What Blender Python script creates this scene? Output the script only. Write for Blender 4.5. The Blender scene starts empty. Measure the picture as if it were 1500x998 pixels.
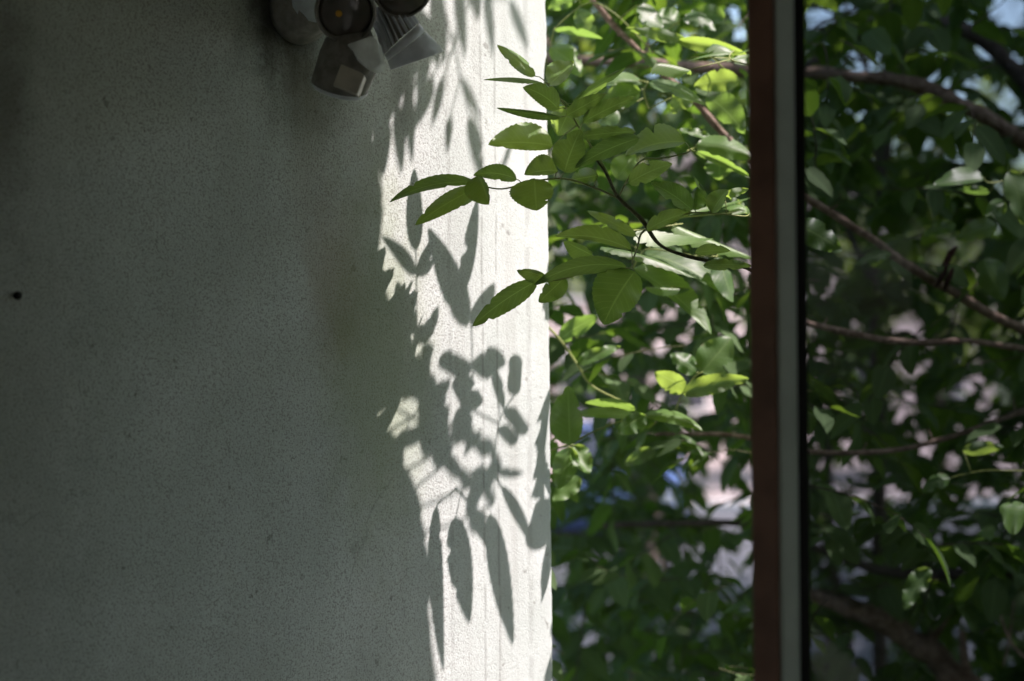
import bpy, bmesh, math, random
from mathutils import Vector, Matrix, noise
random.seed(7)
S = bpy.context.scene
COL = S.collection
R = math.radians

# ------------------------------------------------------------------ camera
F = 2083.33                      # focal length in photograph pixels (50 mm, 1500 px wide)
CAM = Vector((0, 0, 2.6))
CM = Matrix.Translation(CAM) @ Matrix.Rotation(R(90), 4, 'X') @ Matrix.Rotation(R(-0.55), 4, 'Z')
cam = bpy.data.cameras.new('camera')
cam.lens = 50; cam.sensor_width = 36; cam.clip_start = 0.02; cam.clip_end = 2000
cam.dof.use_dof = True; cam.dof.focus_distance = 2.04; cam.dof.aperture_fstop = 2.2
cam.dof.aperture_blades = 0
co = bpy.data.objects.new('camera', cam); COL.objects.link(co); co.matrix_world = CM
S.camera = co

# ------------------------------------------------------------------ light
SUN_EL = 57.0                    # sun due +X
w = bpy.data.worlds.new('World'); S.world = w; w.use_nodes = True
nt = w.node_tree; nt.nodes.clear()
sky = nt.nodes.new('ShaderNodeTexSky'); sky.sky_type = 'NISHITA'; sky.sun_disc = False
sky.sun_elevation = R(SUN_EL); sky.sun_rotation = R(90)
sky.air_density = 1.0; sky.dust_density = 2.2; sky.ozone_density = 0.6
bg = nt.nodes.new('ShaderNodeBackground'); bg.inputs[1].default_value = 0.13
wo = nt.nodes.new('ShaderNodeOutputWorld')
nt.links.new(sky.outputs[0], bg.inputs[0]); nt.links.new(bg.outputs[0], wo.inputs[0])
sl = bpy.data.lights.new('sun', 'SUN'); sl.energy = 5.0; sl.angle = R(0.36); sl.color = (1.0, 0.85, 0.885)
so = bpy.data.objects.new('sun', sl); COL.objects.link(so)
SUN = Vector((math.cos(R(SUN_EL)), 0, math.sin(R(SUN_EL))))
so.rotation_euler = SUN.to_track_quat('Z', 'Y').to_euler(); so.location = (8, 2, 14)
S.view_settings.view_transform = 'Standard'; S.view_settings.look = 'None'
S.view_settings.gamma = 1.0; S.view_settings.exposure = 1.26
S.cycles.max_bounces = 10; S.cycles.transparent_max_bounces = 16; S.cycles.transmission_bounces = 8
S.cycles.diffuse_bounces = 5

# ------------------------------------------------------------------ helpers
def P(px, py, d):
    return CM @ Vector(((px - 750) / F * d, (499 - py) / F * d, -d))
CMI = CM.inverted()
def project(v):
    c = CMI @ v
    d = -c.z
    if d < .05: return (-9999, -9999, d)
    return (750 + c.x / d * F, 499 - c.y / d * F, d)

def tag(o, label=None, cat=None, group=None, kind=None):
    if label: o['label'] = label
    if cat: o['category'] = cat
    if group: o['group'] = group
    if kind: o['kind'] = kind
    return o
def thing(name, label, cat, loc=(0, 0, 0), group=None):
    o = bpy.data.objects.new(name, None); COL.objects.link(o); o.location = loc
    o.empty_display_size = .1
    return tag(o, label, cat, group)
def link_mesh(name, me, parent=None):
    o = bpy.data.objects.new(name, me); COL.objects.link(o)
    if parent is not None:
        o.parent = parent
        p = parent; off = Vector()
        while p is not None: off += p.location; p = p.parent
        o.location = -off
    return o
def mesh(name, verts, faces, mat, parent=None, smooth=True, uvs=None):
    me = bpy.data.meshes.new(name); me.from_pydata([tuple(v) for v in verts], [], faces)
    if mat: me.materials.append(mat)
    if smooth: me.polygons.foreach_set('use_smooth', [True] * len(me.polygons))
    if uvs is not None:
        ul = me.uv_layers.new(name='UVMap')
        for l in me.loops: ul.data[l.index].uv = uvs[l.vertex_index]
    me.update()
    return link_mesh(name, me, parent)
class MB:
    def __init__(s): s.v = []; s.f = []
    def add(s, vs, fs):
        o = len(s.v); s.v += [Vector(v) for v in vs]; s.f += [tuple(i + o for i in f) for f in fs]
    def box(s, x0, x1, y0, y1, z0, z1):
        s.add([(x0,y0,z0),(x1,y0,z0),(x1,y1,z0),(x0,y1,z0),(x0,y0,z1),(x1,y0,z1),(x1,y1,z1),(x0,y1,z1)],
              [(0,3,2,1),(4,5,6,7),(0,1,5,4),(1,2,6,5),(2,3,7,6),(3,0,4,7)])
    def tube(s, pts, rads, n=7, cap=True):
        rings = []
        up = Vector((.3, .5, .8)).normalized()
        for i, p in enumerate(pts):
            t = (pts[min(i+1, len(pts)-1)] - pts[max(i-1, 0)])
            t = t.normalized() if t.length > 1e-9 else Vector((0,0,1))
            a = t.cross(up)
            if a.length < 1e-3: a = t.cross(Vector((1,0,0)))
            a.normalize(); b = t.cross(a)
            rings.append([p + (a*math.cos(k*2*math.pi/n) + b*math.sin(k*2*math.pi/n))*rads[i] for k in range(n)])
        s.loft(rings, cap)
    def loft(s, rings, cap=True):
        n = len(rings[0]); vs = [v for r in rings for v in r]; fs = []
        for i in range(len(rings)-1):
            for k in range(n):
                fs.append((i*n+k, i*n+(k+1)%n, (i+1)*n+(k+1)%n, (i+1)*n+k))
        if cap:
            fs.append(tuple(range(n-1, -1, -1))); fs.append(tuple((len(rings)-1)*n+k for k in range(n)))
        s.add(vs, fs)
    def build(s, name, mat, parent=None, smooth=True, bevel=0):
        o = mesh(name, s.v, s.f, mat, parent, smooth)
        if bevel:
            m = o.modifiers.new('bevel', 'BEVEL'); m.width = bevel; m.segments = 2; m.limit_method = 'ANGLE'
            m2 = o.modifiers.new('wn', 'WEIGHTED_NORMAL')
        return o
def smooth_path(pts, k=6):
    """Catmull-Rom through (Vector, radius)"""
    out = []
    for i in range(len(pts)-1):
        p0 = pts[max(i-1,0)]; p1 = pts[i]; p2 = pts[i+1]; p3 = pts[min(i+2,len(pts)-1)]
        for j in range(k):
            t = j/k
            def cr(a,b,c,d): return 0.5*((2*b)+(c-a)*t+(2*a-5*b+4*c-d)*t*t+(3*b-a-3*c+d)*t**3)
            out.append((cr(p0[0],p1[0],p2[0],p3[0]), p1[1]+(p2[1]-p1[1])*t))
    out.append(pts[-1])
    return [o[0] for o in out], [o[1] for o in out]

# ------------------------------------------------------------------ materials
class NT:
    def __init__(s, name):
        s.m = bpy.data.materials.new(name); s.m.use_nodes = True; s.t = s.m.node_tree; s.t.nodes.clear()
        s.out = s.t.nodes.new('ShaderNodeOutputMaterial')
    def n(s, typ, **kw):
        nd = s.t.nodes.new(typ)
        for k, v in kw.items(): setattr(nd, k, v)
        return nd
    def l(s, a, b): s.t.links.new(a, b)
    def setin(s, nd, **kw):
        for k, v in kw.items():
            nd.inputs[k.replace('_', ' ')].default_value = v
    def noise(s, vec, scale, detail=3, rough=.55):
        nd = s.n('ShaderNodeTexNoise'); nd.inputs['Scale'].default_value = scale
        nd.inputs['Detail'].default_value = detail; nd.inputs['Roughness'].default_value = rough
        if vec is not None: s.l(vec, nd.inputs['Vector'])
        return nd.outputs['Fac']
    def ramp(s, fac, a, b, c0=0.0, c1=1.0):
        nd = s.n('ShaderNodeMapRange'); nd.interpolation_type = 'SMOOTHSTEP'
        s.l(fac, nd.inputs[0]); nd.inputs[1].default_value = a; nd.inputs[2].default_value = b
        nd.inputs[3].default_value = c0; nd.inputs[4].default_value = c1
        return nd.outputs[0]
    def mix(s, fac, a, b, mode='MIX'):
        nd = s.n('ShaderNodeMix'); nd.data_type = 'RGBA'; nd.blend_type = mode
        for sock, v in ((nd.inputs[0], fac), (nd.inputs[6], a), (nd.inputs[7], b)):
            if hasattr(v, 'links'): s.l(v, sock)
            elif isinstance(v, (int, float)): sock.default_value = v
            else: sock.default_value = (*v, 1)
        return nd.outputs[2]
    def math(s, op, a, b=None, clamp=False):
        nd = s.n('ShaderNodeMath'); nd.operation = op; nd.use_clamp = clamp
        for i, v in enumerate((a, b)):
            if v is None: continue
            if hasattr(v, 'links'): s.l(v, nd.inputs[i])
            else: nd.inputs[i].default_value = v
        return nd.outputs[0]
    def pos(s, scale=(1, 1, 1)):
        g = s.n('ShaderNodeNewGeometry')
        mp = s.n('ShaderNodeMapping'); mp.inputs['Scale'].default_value = scale
        s.l(g.outputs['Position'], mp.inputs[0]); return mp.outputs[0]
    def bsdf(s, col=None, rough=.6, spec=.5, metal=0.0):
        b = s.n('ShaderNodeBsdfPrincipled')
        if col is not None:
            if hasattr(col, 'links'): s.l(col, b.inputs['Base Color'])
            else: b.inputs['Base Color'].default_value = (*col, 1)
        if hasattr(rough, 'links'): s.l(rough, b.inputs['Roughness'])
        else: b.inputs['Roughness'].default_value = rough
        b.inputs['Specular IOR Level'].default_value = spec; b.inputs['Metallic'].default_value = metal
        return b
    def bump(s, h, strength, dist, b):
        nd = s.n('ShaderNodeBump'); nd.inputs['Strength'].default_value = strength
        nd.inputs['Distance'].default_value = dist
        s.l(h, nd.inputs['Height']); s.l(nd.outputs[0], b.inputs['Normal']); return nd
    def done(s, sh):
        s.l(sh, s.out.inputs[0]); return s.m

def simple(name, col, rough=.6, spec=.5, metal=0, var=.15, scale=20, bump=0.0, bdist=.002):
    t = NT(name); p = t.pos()
    f = t.noise(p, scale, 4)
    c = t.mix(t.ramp(f, .3, .7), tuple(x*(1-var) for x in col), tuple(min(1, x*(1+var)) for x in col))
    b = t.bsdf(c, rough, spec, metal)
    if bump: t.bump(t.noise(p, scale*4, 3), bump, bdist, b)
    return t.done(b.outputs[0])

# --- stucco: pale paint over a pebbly float finish, with pits, drip lines and mould
WA = P(0, 499, 1.70); WB = P(806, 499, 2.35)
U = Vector((WB.x-WA.x, WB.y-WA.y, 0)).normalized()
N = Vector((U.y, -U.x, 0))                     # faces the camera and the sun
def wall_hit(px, py):
    d = (P(px, py, 1) - CAM)
    t = N.dot(WB - CAM) / N.dot(d)
    return CAM + d*t
def stucco():
    t = NT('stucco')
    g = t.n('ShaderNodeNewGeometry').outputs['Position']
    # wall coordinates: u along the wall measured back from the corner, v height
    vm = t.n('ShaderNodeVectorMath', operation='SUBTRACT'); t.l(g, vm.inputs[0]); vm.inputs[1].default_value = (WB.x, WB.y, 0)
    dp = t.n('ShaderNodeVectorMath', operation='DOT_PRODUCT'); t.l(vm.outputs[0], dp.inputs[0]); dp.inputs[1].default_value = tuple(U)
    u = dp.outputs['Value']
    sx = t.n('ShaderNodeSeparateXYZ'); t.l(g, sx.inputs[0]); v = sx.outputs['Z']
    def uv(su, sv):
        c = t.n('ShaderNodeCombineXYZ'); t.l(t.math('MULTIPLY', u, su), c.inputs[0]); t.l(t.math('MULTIPLY', v, sv), c.inputs[1]); return c.outputs[0]
    g1 = t.noise(g, 330, 3, .6)
    g2 = t.noise(g, 110, 2, .5)
    pit = t.ramp(t.noise(g, 380, 2, .5), .36, .50)          # 0 in pits
    big = t.ramp(t.noise(g, 46, 3, .6), .27, .34)
    patch = t.noise(g, 3.4, 5, .62)
    tro = t.noise(uv(7, 3), 1.0, 6, .68)
    base = t.mix(t.ramp(patch, .3, .7), (.59, .66, .605), (.745, .81, .76))
    clean = t.ramp(u, -.30, -.06)
    dirty = t.math('SUBTRACT', .60, t.math('MULTIPLY', clean, .48))
    base = t.mix(t.math('MULTIPLY', t.ramp(pit, 0, 1, 1, 0), dirty), base, (.25, .245, .215))
    base = t.mix(t.math('MULTIPLY', t.ramp(g1, .35, .65, 1, 0), t.math('MULTIPLY', dirty, .5)), base, (.36, .37, .34))
    base = t.mix(t.math('MULTIPLY', t.ramp(big, 0, 1, 1, 0), .5), base, (.15, .14, .11))
    # long soft vertical rain streaks
    st = t.ramp(t.noise(uv(26, .7), 1.0, 4, .6), .52, .78)
    base = t.mix(t.math('MULTIPLY', st, t.math('ADD', .05, t.math('MULTIPLY', t.ramp(u, -.38, -.2), .28))), base, (.27, .25, .21))
    # two thin drip lines near the corner
    for (pxl, k, wd) in ((708, .36, .0012), (729, .36, .0011), (660, .2, .002), (775, .2, .003)):
        h = wall_hit(pxl, 600); uu = (h-WB).dot(U)
        wob = t.math('MULTIPLY', t.math('SUBTRACT', t.noise(uv(0, 9), 1, 3), .5), .006)
        d = t.math('ABSOLUTE', t.math('SUBTRACT', t.math('ADD', u, wob), uu))
        ln = t.ramp(d, wd, wd*2.6, 1, 0)
        ln = t.math('MULTIPLY', ln, t.ramp(t.noise(uv(40, 24), 1, 3), .36, .55))
        base = t.mix(t.math('MULTIPLY', ln, k), base, (.13, .12, .10))
    # mould and rust run-off round the lamp fitting; wall patches, two of them painted light
    def blob(pxl, pyl, ru, rv, k, col, lo=.2, hi=1.1, b0=base):
        h = wall_hit(pxl, pyl); uu = (h-WB).dot(U)
        a = t.math('POWER', t.math('DIVIDE', t.math('SUBTRACT', u, uu), ru), 2)
        b = t.math('POWER', t.math('DIVIDE', t.math('SUBTRACT', v, h.z), rv), 2)
        r = t.math('SQRT', t.math('ADD', a, b))
        r = t.math('ADD', r, t.math('MULTIPLY', t.math('SUBTRACT', t.noise(uv(24, 14), 1, 5, .65), .5), 1.0))
        return t.mix(t.math('MULTIPLY', t.ramp(r, lo, hi, 1, 0), k), b0, col)
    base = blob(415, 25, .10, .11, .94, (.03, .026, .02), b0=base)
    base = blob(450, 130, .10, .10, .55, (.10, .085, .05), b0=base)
    base = blob(455, 250, .05, .16, .22, (.22, .18, .09), b0=base)
    base = blob(495, 420, .07, .15, .42, (.33, .25, .14), b0=base)
    base = blob(555, 520, .13, .36, .5, (.32, .39, .20), b0=base)  # soft green-olive glow put into the wall colour
    base = blob(-40, 620, .16, .75, .5, (.20, .21, .17), .1, 1.5, b0=base)  # shade falloff towards the left edge, painted into the colour
    base = blob(590, 140, .03, .09, .35, (.12, .11, .09), b0=base)
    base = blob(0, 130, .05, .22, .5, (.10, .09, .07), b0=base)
    base = t.mix(t.math('MULTIPLY', t.ramp(tro, .48, .72), .22), base, (.40, .43, .38))
    # a few hairline cracks
    vo = t.n('ShaderNodeTexVoronoi'); vo.feature = 'DISTANCE_TO_EDGE'; vo.inputs['Scale'].default_value = 2.1
    wn = t.n('ShaderNodeTexNoise'); wn.inputs['Scale'].default_value = 9; wn.inputs['Detail'].default_value = 5; t.l(g, wn.inputs['Vector'])
    wm = t.n('ShaderNodeVectorMath', operation='MULTIPLY_ADD'); t.l(wn.outputs['Color'], wm.inputs[0]); wm.inputs[1].default_value = (.13, .13, .13); t.l(g, wm.inputs[2])
    t.l(wm.outputs[0], vo.inputs['Vector'])
    ck = t.math('MULTIPLY', t.ramp(vo.outputs['Distance'], .001, .0042, 1, 0), t.ramp(t.noise(g, 2.6, 2), .5, .6))
    base = t.mix(t.math('MULTIPLY', ck, .24), base, (.16, .16, .14))
    b = t.bsdf(base, .9, .2)
    h = t.math('ADD', t.math('MULTIPLY', g1, 1.0), t.math('MULTIPLY', g2, .5))
    h = t.math('ADD', h, t.math('MULTIPLY', pit, .45))
    h = t.math('ADD', h, t.math('MULTIPLY', t.ramp(t.noise(g, 75, 2), .55, .75), .3))
    t.bump(h, .42, .0011, b)
    return t.done(b.outputs[0])

def leaf_mat(name, up, under, trans, tw=.42, rough=.42, spec=.45, var=.35, veins=True):
    t = NT(name)
    uvn = t.n('ShaderNodeUVMap'); sx = t.n('ShaderNodeSeparateXYZ'); t.l(uvn.outputs[0], sx.inputs[0])
    s, c = sx.outputs[0], sx.outputs[1]
    ac = t.math('ABSOLUTE', t.math('SUBTRACT', c, .5))             # 0 midrib .. .5 edge
    oi = t.n('ShaderNodeObjectInfo').outputs['Random']
    p = t.pos()
    pn = t.noise(p, 6.5, 2); pn2 = t.noise(p, 90, 4, .6)
    v = t.math('ADD', t.math('MULTIPLY', oi, .5), t.math('MULTIPLY', pn, .5))
    def sc(col, k): return tuple(min(1, x*k) for x in col)
    cu = t.mix(t.ramp(v, .25, .75), sc(up, 1-var), (up[0]*1.45, up[1]*(1+var), up[2]*1.1))
    cu = t.mix(t.math('MULTIPLY', t.ramp(pn2, .45, .7), .25), cu, sc(up, .6))
    cd = t.mix(t.ramp(v, .25, .75), sc(under, 1-var*.6), sc(under, 1+var*.6))
    ct = t.mix(t.ramp(v, .25, .75), sc(trans, 1-var*.5), (trans[0]*1.25, trans[1]*1.05, trans[2]))
    rough_in = rough; hgt = None
    if veins:
        mid = t.ramp(ac, .012, .03, 1, 0)
        k = t.math('SUBTRACT', t.math('MULTIPLY', s, 9.5), t.math('MULTIPLY', ac, 4.2))
        tri = t.math('ABSOLUTE', t.math('SUBTRACT', t.math('FRACT', k), .5))
        side = t.ramp(tri, .0, .09, 1, 0)
        vein = t.math('MAXIMUM', mid, t.math('MULTIPLY', side, .55))
        cu = t.mix(t.math('MULTIPLY', vein, .6), cu, (up[0]*3.0, up[1]*2.1, up[2]*2.4))
        cd = t.mix(t.math('MULTIPLY', vein, .7), cd, sc(under, 2.4))
        ct = t.mix(t.math('MULTIPLY', vein, .5), ct, (trans[0]*1.5+.05, trans[1]*1.3+.05, trans[2]*1.5+.06))
        # a few brown bitten margins and spots
        br = t.math('MULTIPLY', t.ramp(t.noise(p, 55, 2), .66, .74), t.ramp(ac, .30, .47))
        cu = t.mix(t.math('MULTIPLY', br, .8), cu, (.12, .07, .03)); cd = t.mix(t.math('MULTIPLY', br, .8), cd, (.12, .07, .03))
        puff = t.math('SUBTRACT', t.ramp(tri, 0, .5), t.math('MULTIPLY', mid, 1.2))
        hgt = t.math('ADD', puff, t.math('MULTIPLY', pn2, .5))
    g = t.n('ShaderNodeNewGeometry')
    col = t.mix(g.outputs['Backfacing'], cu, cd)
    b = t.bsdf(col, t.math('ADD', t.math('MULTIPLY', g.outputs['Backfacing'], .25), rough), spec)
    if hgt is not None: t.bump(hgt, .16, .0006, b)
    tr = t.n('ShaderNodeBsdfTranslucent'); t.l(ct, tr.inputs[0])
    mx = t.n('ShaderNodeMixShader'); mx.inputs[0].default_value = tw
    t.l(b.outputs[0], mx.inputs[1]); t.l(tr.outputs[0], mx.inputs[2])
    return t.done(mx.outputs[0])

def bark(name, a, b_, scale=60):
    t = NT(name); p = t.pos()
    f = t.noise(p, scale, 5, .65); f2 = t.noise(p, 9, 3)
    c = t.mix(t.ramp(f, .35, .65), a, b_)
    c = t.mix(t.math('MULTIPLY', t.ramp(f2, .5, .7), .5), c, tuple(x*.5 for x in a))
    b = t.bsdf(c, .85, .2); t.bump(f, .9, .006, b)
    return t.done(b.outputs[0])

def glass(name, tint, refl=1.0):
    t = NT(name)
    tr = t.n('ShaderNodeBsdfTransparent'); tr.inputs[0].default_value = (*tint, 1)
    gl = t.n('ShaderNodeBsdfGlossy'); gl.inputs['Roughness'].default_value = .02
    lw = t.n('ShaderNodeFresnel'); lw.inputs[0].default_value = 1.45
    mx = t.n('ShaderNodeMixShader'); t.l(t.math('MULTIPLY', lw.outputs[0], refl), mx.inputs[0])
    t.l(tr.outputs[0], mx.inputs[1]); t.l(gl.outputs[0], mx.inputs[2])
    return t.done(mx.outputs[0])

M = {}
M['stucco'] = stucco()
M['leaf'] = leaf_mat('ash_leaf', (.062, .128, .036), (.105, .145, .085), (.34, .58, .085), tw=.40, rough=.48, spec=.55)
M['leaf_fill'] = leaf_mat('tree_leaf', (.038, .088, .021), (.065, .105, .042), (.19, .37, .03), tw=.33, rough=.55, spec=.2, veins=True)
M['leaf_far'] = leaf_mat('far_leaf', (.045, .085, .022), (.07, .10, .04), (.22, .36, .04), tw=.35, veins=False)
M['bark'] = bark('bark', (.13, .085, .06), (.32, .235, .185))
M['bark_dark'] = bark('dark_bark', (.06, .045, .035), (.12, .095, .08))
M['twig'] = bark('green_twig', (.10, .10, .05), (.16, .17, .08), 120)
M['rachis'] = simple('leaf_stalk', (.26, .30, .09), .5, .3)
M['dry'] = simple('dry_leaf', (.05, .026, .018), .8, .1)
M['wood'] = simple('stained_wood', (.23, .12, .075), .45, .4, var=.25, scale=14)
M['alu'] = simple('grey_aluminium', (.70, .82, .72), .42, .4, .0, var=.06)
M['gasket'] = simple('black_gasket', (.012, .012, .012), .6, .3)
M['clear'] = glass('clear_glass', (.98, .985, .98), .35)
M['tint'] = glass('tinted_glass', (.61, .63, .65), .18)
M['plaster'] = simple('room_plaster', (.62, .60, .56), .9, .1, var=.05)
M['floorwood'] = simple('room_floor', (.26, .28, .26), .5, .4)
M['render'] = simple('facade_render', (.45, .45, .43), .9, .2, bump=.3)
M['eave'] = simple('eave_boards', (.22, .19, .16), .8, .2)
M['lamp_grey'] = simple('lamp_grey_paint', (.80, .84, .89), .42, .5, .0, var=.12, scale=40, bump=.1)
M['lamp_dark'] = simple('lamp_dark_plastic', (.25, .235, .21), .45, .5, var=.3, scale=60)
M['lamp_pale'] = simple('lamp_pale_plastic', (.84, .88, .85), .5, .5, var=.12, scale=50)
M['lens'] = simple('lamp_lens', (.10, .085, .07), .12, .6, var=.3, scale=30)
M['sensor_lens'] = simple('sensor_lens', (.55, .51, .42), .25, .5, var=.15, scale=30)
M['led'] = simple('led_chip', (.8, .42, .05), .5, .4)
M['asphalt'] = simple('asphalt', (.075, .08, .09), .75, .3, var=.25, scale=3, bump=.4, bdist=.01)
M['paving'] = simple('paving', (.28, .24, .23), .85, .2, var=.2, scale=2)
M['soil'] = simple('soil', (.035, .045, .022), .95, .1, var=.4, scale=3)
M['cream'] = simple('house_render', (.40, .345, .33), .9, .2, var=.1, scale=1)
M['roof'] = simple('roof_tiles', (.10, .09, .085), .8, .2)
M['pane'] = simple('dark_pane', (.03, .035, .045), .08, .6)
M['whitepaint'] = simple('white_paint', (.7, .7, .68), .5, .4, var=.05)
M['carblue'] = simple('car_paint_blue', (.05, .085, .2), .25, .6, var=.03)
M['tyre'] = simple('tyre_rubber', (.02, .02, .02), .85, .2)
M['rim'] = simple('wheel_alloy', (.45, .46, .48), .35, .5, .7)
M['lampglass'] = simple('headlight_glass', (.5, .52, .55), .1, .6)
M['redlamp'] = simple('red_lamp', (.45, .03, .02), .2, .5)

# ------------------------------------------------------------------ setting: ground
def sheet(name, x0, x1, y0, y1, z, mat, n=1):
    m = MB(); m.box(x0, x1, y0, y1, z-.3, z); return tag(m.build(name, mat, None, False), kind='structure')
mesh_g = MB(); mesh_g.add([(-600,-60,-.004),(600,-60,-.004),(600,1200,-.004),(-600,1200,-.004)], [(0,1,2,3)])
tag(mesh_g.build('ground', M['soil'], None, False), kind='structure')
sheet('road', -40, 60, 9.2, 21.6, 0.0, M['asphalt'])
sheet('pavement', -40, 60, 21.75, 46, 0.12, M['paving'])
kb = MB()
for i in range(34):
    x = -8 + i*.92
    kb.box(x, x+.90, 21.6, 21.745, -.2, .125)
tag(kb.build('kerb', M['whitepaint'], None, False, .01), kind='structure')

# ------------------------------------------------------------------ the building the window belongs to
house = thing('building', 'shaded near building whose brown and grey window frame crosses the view', 'building', (0, 1.6, 0))
Yf0, Yf1 = 1.50, 1.66
WX0, WX1, WZ0, WZ1 = -.645, .98, 1.75, 3.12
HX = 1.14                                        # the building's right corner
m = MB()
m.box(-3, WX0, Yf0, Yf1, 0, 3.298); m.box(WX1, HX, Yf0, Yf1, 0, 3.298)
m.box(WX0, WX1, Yf0, Yf1, 0, WZ0); m.box(WX0, WX1, Yf0, Yf1, WZ1, 3.298)
m.box(HX-.16, HX, -3.65, Yf0, 0, 1.5); m.box(HX-.16, HX, -3.65, Yf0, 2.9, 3.298)     # side wall with an unseen opening added so sun brightens the window frame
m.box(HX-.16, HX, -3.65, -2.6, 1.5, 2.9); m.box(HX-.16, HX, -.5, Yf0, 1.5, 2.9)
tag(m.build('wall', M['render'], house, False), kind='structure')
m = MB()   # room behind the window
m.box(-2.4, HX-.16, -3.6, Yf0, .95, 1.0)
m.build('floor', M['floorwood'], house, False)
m = MB()
m.box(-2.4, HX-.16, -3.6, Yf0, 3.2, 3.28); m.box(-2.45, -2.4, -3.6, Yf0, 1.0, 3.2)
m.box(-2.4, HX-.16, -3.65, -3.6, 1, 3.2)
tag(m.build('room_wall', M['plaster'], house, False), kind='structure')
EAVE_Y = wall_hit(546, 400).y
m = MB(); m.box(-3, 1.9, -4.2, EAVE_Y, 3.3, 3.5)  # unseen roof; low height and overhang shaped to shade the wall's left part
m.build('roof', M['eave'], house, False)
# window frame
FX = lambda px: (px-4-750)/F*1.49
fr = MB(); x0, x1, z0, z1 = FX(1098), FX(1139), WZ0+.045, WZ1-.045
fr.add([(x0,1.475,z0),(x1,1.475,z0),(x1,1.5,z0),(x0+.014,1.5,z0),(x0,1.475,z1),(x1,1.475,z1),(x1,1.5,z1),(x0+.014,1.5,z1)],
       [(0,3,2,1),(4,5,6,7),(0,1,5,4),(1,2,6,5),(2,3,7,6),(3,0,4,7)])
fob = fr.build('window_stile', M['wood'], house, False, .003)
fr = MB(); fr.box(FX(1139)+.001, FX(1170), 1.480, 1.500, WZ0+.045, WZ1-.045)
fr.build('window_sash', M['alu'], house, False, .004)
fr = MB(); fr.box(FX(1170)+.001, FX(1187), 1.488, 1.500, WZ0+.045, WZ1-.045)
fr.build('window_gasket', M['gasket'], house, False, .001)
for z in (WZ0, WZ1-.045):
    fr = MB(); fr.box(WX0, WX1, 1.47, 1.56, z, z+.045); fr.build('window_rail', M['wood'], house, False, .003)
fr = MB(); fr.box(WX0, FX(1098)+.004, 1.489, 1.493, WZ0+.046, WZ1-.046)
fr.build('window_pane', M['clear'], house, False)
fr = MB(); fr.box(FX(1187)+.001, WX1, 1.489, 1.493, WZ0+.046, WZ1-.046)
fr.build('window_pane', M['tint'], house, False)

# ------------------------------------------------------------------ stucco wall
WT = .32
def wall_obj():
    a = WB - U*1.0; a.z = 0
    b = WB.copy(); b.z = 0
    back = -N*WT
    # extend only to inside the facade
    k = (WB.y - 1.60)/U.y
    a = WB - U*k; a.z = 0
    rings = []; zs = [0, .6, 1.2] + [1.3 + i*.007 for i in range(300)] + [3.45, 4.4, 5.9]
    for z in zs:
        fine = 1.3 <= z <= 3.4
        def nz(f, k): return noise.noise(Vector((k, z*f, .3))) if fine else 0
        e = .0011*nz(70, 1) + .0008*nz(190, 2) + .0012*nz(14, 3) - .0022*max(0, nz(26, 4)-.38)*4
        chip = .006*max(0, 1-((z-3.025)/.045)**2)**.5 if abs(z-3.025) < .045 else 0
        r_ = .005 + .001*nz(50, 5)
        c = b + U*(e-chip)
        ring = [a.copy(), b - U*.05, c - U*r_, c - U*r_*.3 - N*r_*.3, c - N*r_, b - N*.05, b + back, a + back]
        rings.append([Vector((p.x, p.y, z)) for p in ring])
    m = MB(); m.loft(rings)
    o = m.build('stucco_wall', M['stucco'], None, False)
    return tag(o, 'white rough stucco wall with leaf shadows on its sunlit corner', 'wall')
wall = wall_obj()
h = wall_hit(25, 433) + N*.001
mb = MB(); mb.tube([h - N*.004, h + N*.003, h + N*.006], [.005, .005, .003], 8)
mb.build('wall_plug', M['gasket'], wall)

# ------------------------------------------------------------------ floodlight on the wall
fl = thing('floodlight', 'grey twin head security floodlight with motion sensor on stucco wall', 'light', wall_hit(425, 20))
def ring(p0, p1, d, n=40, k=1.0, tilt=0.0):
    """circle seen edge-on or obliquely: p0,p1 = ends of its long axis in the photograph, d = distance, k = the other
    half-axis relative to the first, tilt = how far (m) that axis leans forward"""
    a0, a1 = P(*p0, d), P(*p1, d)
    c = (a0+a1)/2; A = (a1-a0)/2
    v = (c-CAM).normalized()
    B = v*A.length*k
    if tilt: B = (v*math.cos(tilt) + A.cross(v).normalized()*math.sin(tilt))*A.length*k
    return [c + A*math.cos(2*math.pi*i/n) + B*math.sin(2*math.pi*i/n) for i in range(n)]
def axring(c, ax, r, n=32):
    ax = ax.normalized(); a = ax.cross(Vector((0,0,1))).normalized(); b = ax.cross(a)
    return [c + (a*math.cos(2*math.pi*i/n)+b*math.sin(2*math.pi*i/n))*r for i in range(n)]
def lathe(name, c, ax, prof, mat, parent, n=32, cap=True):
    m = MB(); m.loft([axring(c+ax.normalized()*z, ax, r, n) for z, r in prof], cap); return m.build(name, mat, parent)
def plate(name, pts, depths, thick, mat, parent, bev=.0015):
    fr_ = [P(x, y, d) for (x, y), d in zip(pts, depths)]
    n = len(fr_); nn = (fr_[1]-fr_[0]).cross(fr_[-1]-fr_[0]).normalized()
    if nn.y > 0: nn = -nn
    m = MB(); m.add([p for p in fr_] + [p - nn*thick for p in fr_],
        [tuple(range(n)), tuple(range(2*n-1, n-1, -1))] + [(i, i+n, (i+1)%n+n, (i+1)%n) for i in range(n)])
    return m.build(name, mat, parent, False, bev)
wc = wall_hit(428, 12)
o = lathe('wall_plate', wc, N, [(0, .047), (.012, .047), (.02, .043), (.05, .034), (.056, .02)], M['lamp_dark'], fl)
# bulbous pale hood between plate and heads
hc = P(452, -2, 1.93)
m = MB(); m.tube([wc+N*.05, (wc+N*.05+hc)/2+Vector((0,0,.01)), hc], [.022, .026, .03], 14); m.build('arm', M['lamp_grey'], fl)
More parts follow.
